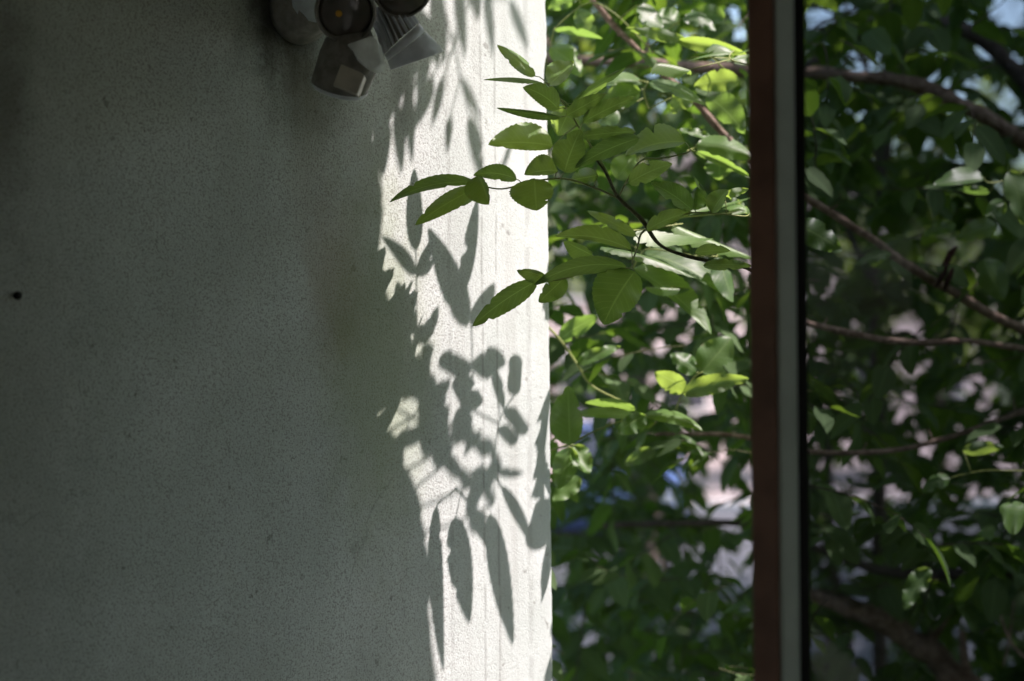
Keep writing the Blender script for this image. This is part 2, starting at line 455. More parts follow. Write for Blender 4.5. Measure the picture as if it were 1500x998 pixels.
# head facing the camera
c1 = P(499, 14, 1.845); ax1 = (CAM - c1).normalized()*1.0 + Vector((-.02, 0, -.30)); ax1.normalize()
hd = lathe('lamp_head', c1, ax1, [(-.105, .016), (-.10, .024), (-.06, .030), (-.03, .034), (-.022, .0385), (-.008, .0385), (-.009, .03)], M['lamp_grey'], fl)
lathe('rim', c1, ax1, [(-.016, .0392), (-.006, .0405), (.0035, .0392), (.0045, .0365), (-.004, .0352)], M['lamp_dark'], hd, cap=False)
lathe('lens', c1, ax1, [(-.004, .0352), (-.0005, .03), (.0015, .018), (.002, .002)], M['lens'], hd)
lathe('led', P(489, 15, 1.842), ax1, [(0, .0045), (.0015, .004)], M['led'], hd, 16)
# side-on finned head
D2 = 1.90
hd = MB(); hd.loft([ring((540, 12), (566, -12), D2), ring((552, 30), (585, 0), D2), ring((559, 70), (601, 31), D2)])
hd = hd.build('lamp_head', M['lamp_dark'], fl)
rm = MB(); rm.loft([ring((556, 75), (607, 29), D2), ring((560, 84), (617, 41), D2)], True); rm.build('collar', M['lamp_grey'], hd)
rm = MB(); rm.loft([ring((560.6, 84.6), (617.6, 41.6), D2), ring((565, 97), (644, 70), D2), ring((567, 97.4), (641, 71.5), D2), ring((564, 87), (616, 45), D2)], False); rm.build('visor', M['lamp_grey'], hd)
rm = MB(); rm.loft([ring((562.5, 89), (622, 50), D2), ring((563, 90), (623, 51), D2)], True); rm.build('lens', M['lens'], hd)
# fins
r0 = ring((531, 17), (577, -20), D2, 22); r1 = ring((553, 76), (607.5, 27.5), D2, 22)
i0 = ring((541, 12), (566, -11), D2, 22); i1 = ring((560, 71), (600, 33), D2, 22)
rr = [ring((545, 45), (590, 4), D2, 22), ring((551, 43), (583, 10), D2, 22)]
for k in range(22):
    m = MB(); tdir = (r0[(k+1)%22]-r0[k]).normalized()*.0009
    q = [i0[k], r0[k], rr[0][k], r1[k], i1[k], rr[1][k]]
    m.add([p-tdir for p in q]+[p+tdir for p in q], [(0,1,2,5),(5,2,3,4),(6,11,8,7),(11,10,9,8),(1,7,8,2),(2,8,9,3),(0,6,7,1),(4,3,9,10)])
    m.build('fin', M['lamp_grey'], hd, False)
# third head, only its lower rim in view
c3 = P(583, -22, 1.86); ax3 = (CAM - c3).normalized() + Vector((.25, 0, -.35)); ax3.normalize()
hd = lathe('lamp_head', c3, ax3, [(-.09, .02), (-.05, .030), (-.025, .035), (-.018, .04), (0, .04), (.003, .0375), (.001, .0366), (-.002, .03)], M['lamp_dark'], fl)
lathe('lens', c3, ax3, [(.001, .0365), (.005, .03), (.008, .015), (.009, .002)], M['lens'], hd)
# motion sensor
D4 = 1.885
sn = MB(); sn.loft([ring((470, 50), (536, 40), D4), ring((461, 70), (547, 66), D4), ring((455, 92), (549, 92), D4-.004, tilt=.15),
                    ring((450, 108), (538, 115), D4-.008, k=.95, tilt=.28), ring((449, 113), (531, 132), D4-.008, k=.95, tilt=.34), ring((452, 117), (526, 135), D4-.008, k=.9, tilt=.34), ring((457,117),(520,133), D4-.008, k=.85, tilt=.34)])
sn = sn.build('motion_sensor', M['lamp_dark'], fl)
m = MB(); m.loft([ring((447.6, 110), (532.5, 129), D4-.008, k=.98, tilt=.34), ring((447.3, 113), (531.5, 133), D4-.008, k=.99, tilt=.34), ring((449, 116.5), (527, 136.5), D4-.008, k=.94, tilt=.34)], False); m.build('base_ring', M['lamp_grey'], sn)
dd = D4 - .0485
plate('sensor_window', [(492, 88), (522, 101), (527, 105), (516, 133), (480, 119)], [dd+.001, dd-.002, dd, dd+.001, dd-.002], .02, M['sensor_lens'], sn)
cv = [(499, 59), (520, 53), (537, 45), (546, 55), (549, 70), (552, 86), (549, 93), (541, 97), (528, 93), (515, 82), (508, 68)]
plate('sensor_cover', cv, [dd+.004, dd-.002, dd+.006, dd+.012, dd+.012, dd+.012, dd+.008, dd+.002, dd-.004, dd-.005, dd-.002], .014, M['lamp_pale'], sn, .003)

fl.location += P(507, 24, 1.9) - P(500, 19, 1.9)

# ------------------------------------------------------------------ leaves
def prof(s):
    a = max(0.0, math.sin(math.pi*min(1, s)**0.78))
    return (a**.68)*(1.0 - .10*s)*1.04 if s < 1 else 0.0
def cross_cols(n): return [(-1 + 2*i/(n-1)) for i in range(n)]
def leaf_grid(fn, NL, cols, serr=.0, rnd=None, bite=0):
    """fn(s, c, scale)->Vector ; returns verts, faces, uvs"""
    vs, fs, uv = [], [], []
    nc = len(cols)
    bites = [(rnd.uniform(.15, .9), rnd.choice((-1, 1)), rnd.uniform(.02, .07), rnd.uniform(.2, .6)) for _ in range(bite)] if rnd else []
    for i in range(NL+1):
        s = i/NL
        for c in cols:
            k = 1.0
            if abs(c) > .99:
                k += serr*(1 if i % 2 else -1)
                for (bs, sd, bw, bd) in bites:
                    if sd*c > 0 and abs(s-bs) < bw: k -= bd*(1-abs(s-bs)/bw)**.5
            vs.append(fn(s, c*k)); uv.append((s, c*.5+.5))
    for i in range(NL):
        for j in range(nc-1):
            a = i*nc+j; fs.append((a, a+1, a+nc+1, a+nc))
    return vs, fs, uv
def orient_up(vs, fs):
    tot = Vector()
    for f in fs:
        a, b, c, d = (vs[i] for i in f)
        tot += (c-a).cross(d-b)
    if tot.z < 0: fs = [tuple(reversed(f)) for f in fs]
    return fs
def add_leaf(vs, fs, uv, name, parent, mat='leaf'):
    return mesh(name, vs, orient_up(vs, fs), M[mat], parent, True, uv)

tree = thing('ash_tree', 'leafy green ash branches reaching past the corner of the white wall', 'tree', P(1010, 700, 2.6))
SPRAYS = []     # (rachis mesh builder, empty-part) created later

def img_leaf(base, tip, wu, wd, bend, d0, d1, eu, ed, seed, parent, bites=1, petiole=None, flat=False, mat='leaf', twist=0.0):
    """a leaf traced in the photograph: midrib base->tip (px), half widths (px) on its upper / lower side, bend (px, positive
    lifts the middle), distances at base and tip, and how far (m) each edge leans back (+) or forward (-)."""
    rnd = random.Random(seed)
    b = Vector(base); t = Vector(tip); d = (t-b); L = d.length; dn = d/L
    up = Vector((dn.y, -dn.x))
    if up.y > .08 or (abs(up.y) <= .08 and up.x > 0): up = -up
    mid = (b+t)/2 + up*bend*2
    ph = rnd.uniform(0, 6.28); wav = rnd.uniform(.003, .0085); fq = rnd.uniform(5, 9)
    dmid = (d0+d1)/2 + rnd.uniform(-.02, .008)
    def fn(s, c):
        q = b*(1-s)**2 + mid*2*s*(1-s) + t*s*s
        dep = d0*(1-s)**2 + dmid*2*s*(1-s) + d1*s*s
        w = prof(s)
        if flat: w = min(1, 1.25*w)
        wside = (wu if c > 0 else wd)*1.12; e = eu if c > 0 else ed
        a = abs(c)
        off = up*(c if c > 0 else c)*wside*w
        edge = e*w*(a**1.3) + wav*a*a*math.sin(fq*s*2+ph+(1.7 if c > 0 else 0))
        edge += twist*(s-.5)*c
        return P(q.x+off.x, q.y+off.y, dep+edge)
    NL = 26
    eu, ed = eu + rnd.choice((-1, 1))*rnd.uniform(.004, .015), ed + rnd.choice((-1, 1))*rnd.uniform(.004, .015)
    vs, fs, uv = leaf_grid(fn, NL, [-1, -.66, -.33, 0, .33, .66, 1], .028, rnd, bites)
    return add_leaf(vs, fs, uv, 'leaflet', parent, mat)

def stalk(pts, r0, r1, parent=None, name='compound_leaf', mat='rachis', leaves=()):
    """pts: [(px,py,d)...]; leaves: list of base points joined to the nearest rachis point by short petiolules"""
    pp, rr_ = smooth_path([(P(*p), r0+(r1-r0)*i/max(1, len(pts)-1)) for i, p in enumerate(pts)], 6)
    m = MB(); m.tube(pp, rr_, 6)
    for bp in leaves:
        q = P(*bp); near = min(pp, key=lambda a: (a-q).length)
        if .002 < (near-q).length < .09:
            midp = (near+q)/2 + Vector((0, 0, .002))
            m.tube([near, midp, q], [r1*.9, r1*.75, r1*.7], 5)
    return m.build(name, M[mat], parent or tree)

# Leaf rows: base, tip, wu, wd, bend, d0, d1, eu, ed.  Distances under 2.08 lie in the shade of the eave, above 2.12 in the sun.
UPF = (.014, -.014)     # upper face turned to the viewer
UND = (-.012, .012)     # underside turned to the viewer
A_leaves = [  # upper left sprig over the wall edge
 ((784,112),(728,66),8,10,1,2.10,2.085,.012,-.008),
 ((805,124),(841,91),20,10,0,2.11,2.13,.016,-.006),
 ((797,123),(708,117),3,4,3,2.09,2.07,-.014,.010),
 ((818,160),(766,128),17,12,5,2.06,2.04,-.012,.012),
 ((822,172),(727,158),4,7,-1,2.05,2.03,-.015,.010),
 ((810,214),(715,212),27,10,4,2.125,2.11,.016,-.008),
 ((838,152),(917,99),6,7,1,2.09,2.10,-.01,.012),
 ((829,170),(888,137),11,10,0,2.055,2.05,-.012,.012),
 ((853,180),(932,142),13,8,2,2.06,2.06,-.012,.010),
 ((836,158),(817,199),20,18,0,2.14,2.15,.006,-.010),
 ((827,253),(851,190),24,19,2,2.03,2.02,.006,.008),
 ((817,250),(768,256),22,6,2,2.045,2.03,-.012,.006),
 ((876,257),(833,265),13,9,0,2.075,2.07,.012,-.010),
 ((931,193),(836,203),9,8,2,2.045,2.03,-.010,.012),
 ((937,202),(842,246),14,11,4,2.04,2.02,-.014,.010),
 ((1004,208),(916,229),26,8,7,2.11,2.085,.018,-.010),
 ((903,262),(931,226),19,13,0,2.38,2.40,.010,-.010),
 ((921,269),(985,240),15,12,3,2.07,2.08,-.010,.012),
]
B_leaves = [  # left pointing sprig in front of the lit wall
 ((696,268),(570,297),12,6,11,2.03,1.99,-.010,.006),
 ((699,275),(608,330),13,12,3,2.035,2.00,.008,-.010),
 ((702,281),(654,310),3,6,0,2.05,2.04,-.010,.010),
 ((757,263),(693,257),13,9,6,2.05,2.03,-.012,.010),
 ((700,257),(716,300),6,26,2,2.00,1.985,.004,.022),
 ((783,262),(786,309),34,24,0,2.00,1.99,.012,.016),
]
C_leaves = [  # middle sprigs
 ((1014,308),(953,268),17,10,3,2.06,2.05,-.010,.014),
 ((1017,308),(1021,274),10,13,0,2.09,2.09,.01,.01),
 ((1043,312),(1067,278),16,8,2,2.075,2.08,-.010,.010),
 ((1043,310),(1016,258),3,5,2,2.08,2.09,-.006,.01),
 ((1062,286),(1097,277),6,6,0,2.10,2.11,.01,-.01),
 ((1097,313),(1067,287),6,4,0,2.36,2.36,.012,-.008),
 ((947,338),(1015,311),13,7,4,2.06,2.08,-.012,.010),
 ((932,346),(859,309),8,8,2,2.07,2.06,.010,-.010),
 ((925,366),(813,347),17,6,9,2.05,2.02,-.014,.010),
 ((868,374),(826,353),6,16,0,2.07,2.06,.006,-.004),
 ((918,391),(782,418),12,12,14,2.045,2.015,-.014,.006),
 ((786,412),(692,478),13,16,4,2.04,2.00,-.010,.014),
 ((802,408),(757,396),5,13,2,2.02,2.00,-.006,.010),
 ((828,406),(789,443),12,16,0,2.06,2.045,-.006,.010),
 ((930,398),(884,476),38,26,3,2.045,2.02,.020,.016),
 ((928,393),(1042,491),24,7,9,2.37,2.33,.030,-.012),
 ((942,371),(1062,433),20,8,10,2.40,2.37,.030,-.014),
 ((1052,375),(1074,443),9,17,0,2.39,2.37,.012,-.014),
 ((1018,371),(1070,368),10,5,2,2.07,2.08,-.012,.010),
 ((1030,389),(1102,390),8,8,2,2.07,2.07,-.012,.012),
 ((905,352),(870,345),6,6,0,2.40,2.40,.01,-.01),
 ((955,352),(985,372),8,5,0,2.42,2.42,.01,-.01),
]
D_leaves = [  # upper right, in the sun
 ((1008,60),(917,41),7,10,2,2.38,2.36,-.012,.014),
 ((992,60),(1095,80),9,11,3,2.38,2.36,-.012,.012),
 ((1020,78),(1083,84),6,6,2,2.37,2.36,.014,-.010),
 ((941,123),(868,128),13,4,5,2.38,2.37,.020,-.006),
 ((950,122),(1033,154),10,8,5,2.37,2.36,.020,-.012),
 ((938,133),(876,152),17,16,0,2.40,2.41,.016,-.016),
 ((907,165),(877,182),12,12,0,2.42,2.42,.014,-.014),
 ((1083,118),(1016,127),16,14,3,2.44,2.44,-.014,.014),
 ((1035,140),(1091,196),22,15,4,2.46,2.44,-.016,.014),
 ((1010,133),(984,166),14,14,0,2.46,2.46,-.012,.012),
 ((1042,203),(991,191),7,4,2,2.40,2.40,.016,-.006),
 ((1020,212),(1106,232),15,16,5,2.37,2.35,.022,-.012),
 ((1018,222),(1105,263),6,6,3,2.36,2.34,-.010,.010),
 ((1054,232),(1054,264),20,18,0,2.42,2.42,.010,-.012),
 ((806,70),(852,112),18,14,4,2.50,2.48,.018,-.014),
 ((812,44),(883,57),6,5,3,2.48,2.47,-.010,.012),
 ((935,8),(972,44),12,12,0,2.46,2.45,.014,-.014),
 ((1000,27),(1049,45),12,8,4,2.48,2.47,.016,-.01),
 ((845,-4),(803,14),14,9,0,2.50,2.50,-.012,.012),
 ((995,36),(955,22),18,18,0,2.55,2.55,.012,-.012),
 ((1062,26),(1012,16),14,12,0,2.6,2.6,-.012,.012),
 ((846,14),(870,60),14,12,0,2.55,2.53,-.010,.012),
 ((1030,70),(1105,96),12,9,2,2.5,2.5,.012,-.010),
]
E_leaves = [  # lower middle
 ((819,498),(877,463),14,12,2,2.50,2.48,-.014,.010),
 ((845,533),(910,508),9,9,3,2.47,2.47,.014,-.012),
 ((835,652),(832,565),26,18,0,2.36,2.38,.010,-.016),
 ((932,611),(831,611),9,6,5,2.40,2.38,.016,-.010),
 ((946,609),(903,635),11,16,2,2.36,2.34,.012,-.012),
 ((944,608),(1031,632),9,9,8,2.38,2.35,.016,-.012),
 ((931,600),(857,590),8,6,3,2.42,2.42,-.012,.012),
 ((1020,546),(982,519),15,12,0,2.44,2.44,.014,-.012),
 ((1005,571),(958,546),12,16,2,2.42,2.42,-.012,.012),
 ((1028,546),(1072,494),24,24,0,2.44,2.46,.012,-.014),
 ((1000,576),(1098,555),14,13,3,2.42,2.44,-.012,.010),
 ((838,656),(817,717),18,16,0,2.44,2.42,.010,-.012),
 ((842,652),(864,694),14,14,0,2.46,2.44,.010,-.012),
 ((850,700),(810,735),14,12,0,2.52,2.5,.010,-.012),
 ((985,640),(1032,668),9,9,2,2.6,2.6,.014,-.012),
 ((960,660),(915,682),10,10,2,2.6,2.6,-.014,.012),
]
R_leaves = [  # beyond the frame, through the darker pane
 ((1162,328),(1233,369),18,19,4,2.36,2.33,.020,-.012),
 ((1442,262),(1366,273),17,6,3,2.55,2.52,.016,-.008),
 ((1472,296),(1444,318),12,12,0,2.6,2.58,.012,-.012),
 ((1450,282),(1400,278),6,6,2,2.6,2.6,-.012,.012),
 ((1505,748),(1464,742),10,34,0,2.45,2.42,.012,-.012),
 ((1362,832),(1325,894),16,13,3,2.65,2.62,.010,-.010),
 ((1392,700),(1350,722),11,10,3,2.6,2.58,.014,-.012),
 ((1455,770),(1427,813),10,10,2,2.7,2.68,-.010,.012),
 ((1306,372),(1253,388),7,7,3,2.7,2.68,.012,-.010),
 ((1480,250),(1500,330),18,16,2,2.6,2.58,-.010,.012),
 ((1460,330),(1400,352),14,14,3,2.7,2.7,-.010,.012),
 ((1440,380),(1470,440),22,20,0,2.7,2.7,.006,.012),
 ((1400,330),(1352,345),9,9,2,2.7,2.7,-.010,.012),
 ((1410,660),(1470,655),9,10,2,2.6,2.6,-.010,.012),
]
def spray(rach, leaves, seed, r0=.0016, r1=.0009, extra=()):
    part = stalk(rach, r0, r1, leaves=[(l[0][0], l[0][1], l[5]) for l in leaves])
    for i, l in enumerate(leaves):
        img_leaf(*l, seed=seed*100+i, parent=part, bites=(1 if i % 2 else 2))
    return part
spray([(905,290,2.08),(885,245,2.08),(850,190,2.085),(828,155,2.09),(806,128,2.10),(797,118,2.10)], A_leaves[:10]+A_leaves[13:15], 1)
spray([(905,290,2.08),(870,275,2.075),(828,262,2.06),(780,266,2.045),(735,277,2.035),(697,270,2.03)], B_leaves+A_leaves[10:13], 2, .0017, .0010)
spray([(907,288,2.08),(920,262,2.085),(940,235,2.09),(970,232,2.10),(1000,226,2.095),(1012,221,2.098)], A_leaves[15:], 3)
spray([(945,336,2.08),(985,320,2.075),(1014,312,2.075),(1050,313,2.085),(1090,317,2.10),(1098,313,2.12)], C_leaves[:7], 4, .0014, .0009)
spray([(946,336,2.09),(938,345,2.09),(934,362,2.085),(927,380,2.07),(922,393,2.06),(880,392,2.05),(828,408,2.045),(790,414,2.04)], C_leaves[7:15], 5, .0018, .0010)
spray([(928,392,2.365),(935,380,2.37),(950,365,2.39),(1010,374,2.36),(1050,376,2.37)], C_leaves[15:], 6, .0014, .0010)
spray([(1060,100,2.44),(1030,76,2.40),(1000,66,2.39),(990,60,2.385)], D_leaves[:3]+D_leaves[7:9], 7, .0013, .0008)
spray([(950,160,2.44),(943,135,2.41),(948,122,2.38),(935,118,2.385)], D_leaves[3:7]+D_leaves[9:10], 8, .0016, .0012)
spray([(1006,222,2.37),(1015,218,2.375),(1040,214,2.38),(1060,222,2.40)], D_leaves[10:14], 9, .0013, .0009)
spray([(950,70,2.52),(900,20,2.5),(860,5,2.5),(812,42,2.49)], D_leaves[14:], 10, .0014, .001)
spray([(800,476,2.47),(822,500,2.47),(845,533,2.47),(868,566,2.45),(920,592,2.43)], E_leaves[:2], 11, .0022, .0018)
spray([(800,662,2.42),(835,650,2.40),(870,632,2.40),(925,612,2.40),(946,608,2.39)], E_leaves[2:7]+E_leaves[11:14], 12, .0016, .0012)
spray([(990,600,2.46),(1000,576,2.44),(1018,552,2.44),(1030,545,2.44)], E_leaves[7:11]+E_leaves[14:], 13, .0016, .001)
spray([(1130,330,2.42),(1150,326,2.40),(1166,329,2.37)], R_leaves[:1], 14, .0014, .0012)
spray([(1520,240,2.6),(1480,262,2.6),(1450,268,2.58),(1440,262,2.56)], R_leaves[1:4]+R_leaves[9:13], 15, .0018, .0012)
spray([(1530,690,2.55),(1480,690,2.55),(1440,690,2.58),(1392,700,2.6)], R_leaves[4:9]+R_leaves[13:], 16, .0016, .001)

# ------------------------------------------------------------------ leaves that throw the shadows on the wall
def cast(S_, C0, Nn):
    """the point on the sun ray through wall point S_ that lies in the plane (C0, Nn)"""
    t = Nn.dot(C0 - S_) / Nn.dot(SUN)
    return S_ + SUN*t
def plane_for(px, py, pc, nrm):
    s = wall_hit(px, py)
    t = max(.06, (pc-px)/F*s.y/SUN.x)
    return s + SUN*t, Vector(nrm).normalized()
def sh_leaf(base, tip, wl, wr, bend, pl, parent, seed, blunt=False, curl=.02, name='leaflet'):
    rnd = random.Random(seed)
    n_ = pl[1]
    while n_.dot(SUN) < .68: n_ = (n_ + SUN*.12).normalized()     # no leaf drawn out along the ray
    pl = (pl[0], n_)
    b = Vector(base); t = Vector(tip); d = t-b; dn = d.normalized()
    side = Vector((-dn.y, dn.x))
    if side.x < 0: side = -side                   # c>0 = right in the photograph
    mid = (b+t)/2 + side*bend*2
    cu = rnd.uniform(-.2, 1)*curl; lon = rnd.uniform(-1, 1)*curl
    def fn(s, c):
        q = b*(1-s)**2 + mid*2*s*(1-s) + t*s*s
        w = prof(s)
        if blunt: w = min(1, 1.5*math.sin(math.pi*min(1, max(0, s*.94+.03)))**.6)*(1 if 0 < s < 1 else .5)
        o = side*c*(wr if c > 0 else wl)*w
        p = cast(wall_hit(q.x+o.x, q.y+o.y), *pl)
        return p - SUN*(cu*c*c*w + lon*(s-.5)**2*2)   # curl along the ray keeps the shadow
    vs, fs, uv = leaf_grid(fn, 22, [-1, -.5, 0, .5, 1], .05, rnd, rnd.choice((0, 1, 1, 2)))
    return add_leaf(vs, fs, uv, name, parent)
def sh_stalk(pts, pl, r, parent=None, name='compound_leaf', mat='rachis', leaves=()):
    pp = [cast(wall_hit(*p), *pl) for p in pts]
    pp, rr_ = smooth_path([(p, r) for p in pp], 5)
    m = MB(); m.tube(pp, rr_, 6)
    for bp in leaves:
        q = cast(wall_hit(*bp), *pl); near = min(pp, key=lambda a: (a-q).length)
        if .002 < (near-q).length < .2: m.tube([near, (near+q)/2, q], [r*.8]*3, 5)
    return m.build(name, M[mat], parent or tree)
SEEDC = [5000]
def sh_spray(rach, leaves, pc, nrm, r=.0011):
    cx = sum(p[0] for p in rach)/len(rach); cy = sum(p[1] for p in rach)/len(rach)
    pl = plane_for(cx, cy, pc, nrm)
    part = sh_stalk(rach, pl, r, leaves=[l[0] for l in leaves])
    for l in leaves:
        SEEDC[0] += 1
        q = random.Random(SEEDC[0]); b0 = cast(wall_hit(*l[0]), *pl)
        pl_ = (b0, (pl[1] + Vector((q.uniform(-.35, .35), q.uniform(-.4, .4), q.uniform(-.25, .35)))).normalized())
        sh_leaf(l[0], l[1], l[2], l[3], l[4] if len(l) > 4 else 0, pl_, part, SEEDC[0], blunt=(len(l) > 5 and l[5]))
    return pl
sh_spray([(609,366),(610,420),(611,500)], [
  ((608,368),(607,246),13,12,0), ((607,404),(558,345),12,10,6), ((612,406),(634,350),6,16,-2),
  ((609,492),(583,412),24,8,3), ((613,505),(642,448),6,12,0)], 945, (.40, -.5, .7))
sh_spray([(680,424),(690,478),(692,562)], [
  ((683,480),(627,333),20,19,4), ((680,426),(700,290),14,7,2), ((692,478),(724,414),12,14,0),
  ((688,548),(645,522),16,16,0,1), ((695,546),(733,514),14,22,-2,1)], 1075, (.2, -.5, .7))
sh_spray([(752,582),(738,602),(727,640),(724,720)], [
  ((752,580),(756,519),10,10,0,1), ((742,598),(769,637),10,12,0,1), ((722,540),(738,602),7,9,0),
  ((732,626),(754,652),8,12,0,1), ((728,692),(768,694),8,8,0), ((694,602),(670,553),14,20,0,1)], 1090, (.1, -.6, .7))
sh_spray([(800,738),(776,790),(735,715),(722,690)], [
  ((801,730),(779,806),14,18,0,1), ((736,712),(780,800),9,9,2)], 1030, (.1, -.5, .75))
sh_spray([(668,715),(690,740),(722,765)], [
  ((668,756),(687,914),17,20,-4), ((718,752),(751,946),13,19,-4), ((692,742),(716,806),9,11,0), ((640,740),(650,985),14,8,-3)], 955, (.2, -.6, .7))
sh_spray([(812,690),(806,700),(800,690)], [((812,735),(790,665),6,12,0)], 980, (.1, -.6, .7))
# the dense overlapping mass lower left, leaf by leaf, kept clear of the sun flecks
def inside(p, poly):
    r = False; j = len(poly)-1
    for i in range(len(poly)):
        xi, yi = poly[i]; xj, yj = poly[j]
        if (yi > p[1]) != (yj > p[1]) and p[0] < (xj-xi)*(p[1]-yi)/(yj-yi)+xi: r = not r
        j = i
    return r
MASS = [
 [(535,430),(596,418),(606,498),(640,505),(634,548),(662,556),(668,580),(706,598),(722,612),(730,650),(738,690),(722,705),(738,745),
  (722,778),(700,800),(690,830),(676,820),(662,770),(648,745),(640,720),(600,655),(590,640),(575,610),(540,600)],
 [(535,590),(590,640),(604,690),(616,730),(628,790),(640,890),(646,998),(650,1060),(535,1060)],
]
HOLES = [
 [(652,691),(686,725),(671,749),(652,713)],
 [(583,583),(599,592),(612,600),(611,616),(602,614),(601,627),(595,614),(586,612)],
 [(597,658),(626,666),(648,716),(636,716),(612,690),(598,688)],
 [(624,708),(650,735),(652,768),(640,772),(630,745)],
 [(654,694),(684,726),(670,746),(654,712)],
 [(668,647),(673,650),(682,682),(676,680),(668,660)],
 [(695,670),(708,680),(700,684)],
 [(703,730),(740,762),(736,770),(704,744)],
 [(660,576),(666,578),(666,604),(660,600)],
 [(680,773),(693,784),(690,802),(680,788)],
 [(682,806),(694,815),(688,856),(681,850)],
 [(582,450),(590,462),(588,505),(582,480)],
 [(604,492),(614,492),(614,520),(604,516)],
 [(636,500),(688,505),(686,522),(640,515)],
 [(626,875),(636,905),(650,998),(642,998)],
 [(700,612),(722,616),(728,640),(712,636)],
 [(652,760),(664,768),(684,860),(690,910),(664,905),(656,840)],
]
for hi, h_ in enumerate(HOLES):
    xs = [p[0] for p in h_]; ys = [p[1] for p in h_]
    if (max(xs)-min(xs))*(max(ys)-min(ys)) < 1100:
        gx, gy = sum(xs)/len(xs), sum(ys)/len(ys)
        HOLES[hi] = [(gx+(x-gx)*1.35, gy+(y-gy)*1.15) for x, y in h_]
rf = random.Random(11)
ok = lambda p: any(inside(p, m_) for m_ in MASS) and not any(inside(p, h_) for h_ in HOLES)
cells = {(x, y): ok((x, y)) for x in range(536, 745, 5) for y in range(420, 1060, 5)}
cov = {k: 0 for k, v in cells.items() if v}
fills = []
for it in range(9000):
    if not cov: break
    x, y = rf.choice(list(cov.keys()))
    ang = rf.gauss(math.pi/2, .5)*rf.choice((1, -1)); L = rf.uniform(48, 120); W = rf.uniform(11, 19)
    if it > 4500: L *= .55; W *= .6
    dx, dy = math.cos(ang), math.sin(ang)
    b = (x-dx*L*.5, y-dy*L*.5); t = (x+dx*L*.5, y+dy*L*.5)
    good = True; hit = []
    for i in range(1, 10):
        s = i/10; wv = prof(s)*W
        for c in (-1, -.5, 0, .5, 1):
            q = (b[0]+dx*L*s-dy*wv*c, b[1]+dy*L*s+dx*wv*c)
            if not ok(q): good = False; break
            hit.append((round((q[0]-536)/5)*5+536, round(q[1]/5)*5))
        if not good: break
    if not good: continue
    new = [h_ for h_ in set(hit) if h_ in cov]
    if len(new) < (9 if it < 2500 else 4 if it < 5500 else 2): continue
    for h_ in new: del cov[h_]
    fills.append((b, t, W))
    if len(fills) > 150: break
fills.sort(key=lambda f: (round(f[0][1]/70), f[0][0]))
for gi in range(0, len(fills), 6):
    grp = fills[gi:gi+6]
    cx = sum(f[0][0] for f in grp)/len(grp); cy = sum(f[0][1] for f in grp)/len(grp)
    pc = max(1085, cx + (cy+110)/1.54)
    pl = plane_for(cx, cy, pc, (rf.uniform(-.1, .4), rf.uniform(-.9, -.3) - (.3 if pc < 1000 else 0), .65))
    part = sh_stalk([grp[0][0], (cx, cy), grp[-1][0]], pl, .0012, leaves=[f[0] for f in grp[1:-1]])
    for f in grp:
        SEEDC[0] += 1
        b0 = cast(wall_hit(*f[0]), *pl)
        pl_ = (b0, (pl[1] + Vector((rf.uniform(-.35, .35), rf.uniform(-.45, .45), rf.uniform(-.25, .4)))).normalized())
        sh_leaf(f[0], f[1], f[2], f[2], 0, pl_, part, SEEDC[0])
# soft fingers: leaves of the upper crown, above the picture
FING = [((549,205),(546,262),9,9),((552,262),(550,330),7,6),((547,300),(553,372),9,8),((551,372),(547,428),8,7),((546,230),(556,300),8,6),((550,345),(545,405),10,6),((544,395),(553,440),9,9),((548,205),(543,290),9,6),
  ((670,-30),(681,88),9,8),((712,-30),(723,84),8,6),((748,0),(774,74),8,7),((650,112),(633,186),7,6),((674,112),(704,178),6,7),
        ((660,170),(655,224),6,5),((688,170),(704,262),9,12),((640,-20),(650,92),14,10),((606,10),(642,96),14,16),((566,150),(560,262),16,10),
        ((552,255),(556,350),9,8),((545,330),(552,430),12,7),((548,40),(556,140),14,16),((540,140),(552,215),10,12),((584,150),(588,256),10,8),((600,120),(604,240),12,6),((560,-20),(580,80),24,24),((600,-30),(606,40),20,18),((590,60),(600,150),22,16),
        ((560,70),(565,170),26,20),((626,60),(612,150),10,10),((730,260),(760,180),3,4),
        ((690,-30),(700,30),10,10),((632,110),(606,190),10,12)]
UPM = [(530,-40),(628,-40),(622,40),(612,100),(600,140),(600,190),(592,215),(582,180),(572,165),(564,200),(556,215),(530,230)]
for k in range(26):
    for tr in range(60):
        x, y = rf.uniform(540, 620), rf.uniform(-40, 200); L = rf.uniform(45, 90); W = rf.uniform(10, 17)
        q = [(x+c*W*.8, y+L*v) for c in (-1, 0, 1) for v in (-.3, 0, .3)] + [(x, y+L*.5)]
        if all(inside(p_, UPM) for p_ in q):
            FING.append(((x, y-L*.5), (x+rf.uniform(-8, 8), y+L*.5), W, W)); break
for i in range(0, len(FING), 4):
    grp = FING[i:i+4]
    cx = sum(f[0][0] for f in grp)/len(grp); cy = sum(f[0][1] for f in grp)/len(grp)
    pl = plane_for(cx, cy, cx+rf.uniform(560, 720), (rf.uniform(-.1, .3), rf.uniform(-.4, .1), .85))
    part = sh_stalk([grp[0][0], (cx, cy-40), grp[-1][0]], pl, .0014, leaves=[f[0] for f in grp[1:-1]])
    for f in grp:
        SEEDC[0] += 1
        sh_leaf(f[0], f[1], f[2], f[3], 0, pl, part, SEEDC[0])

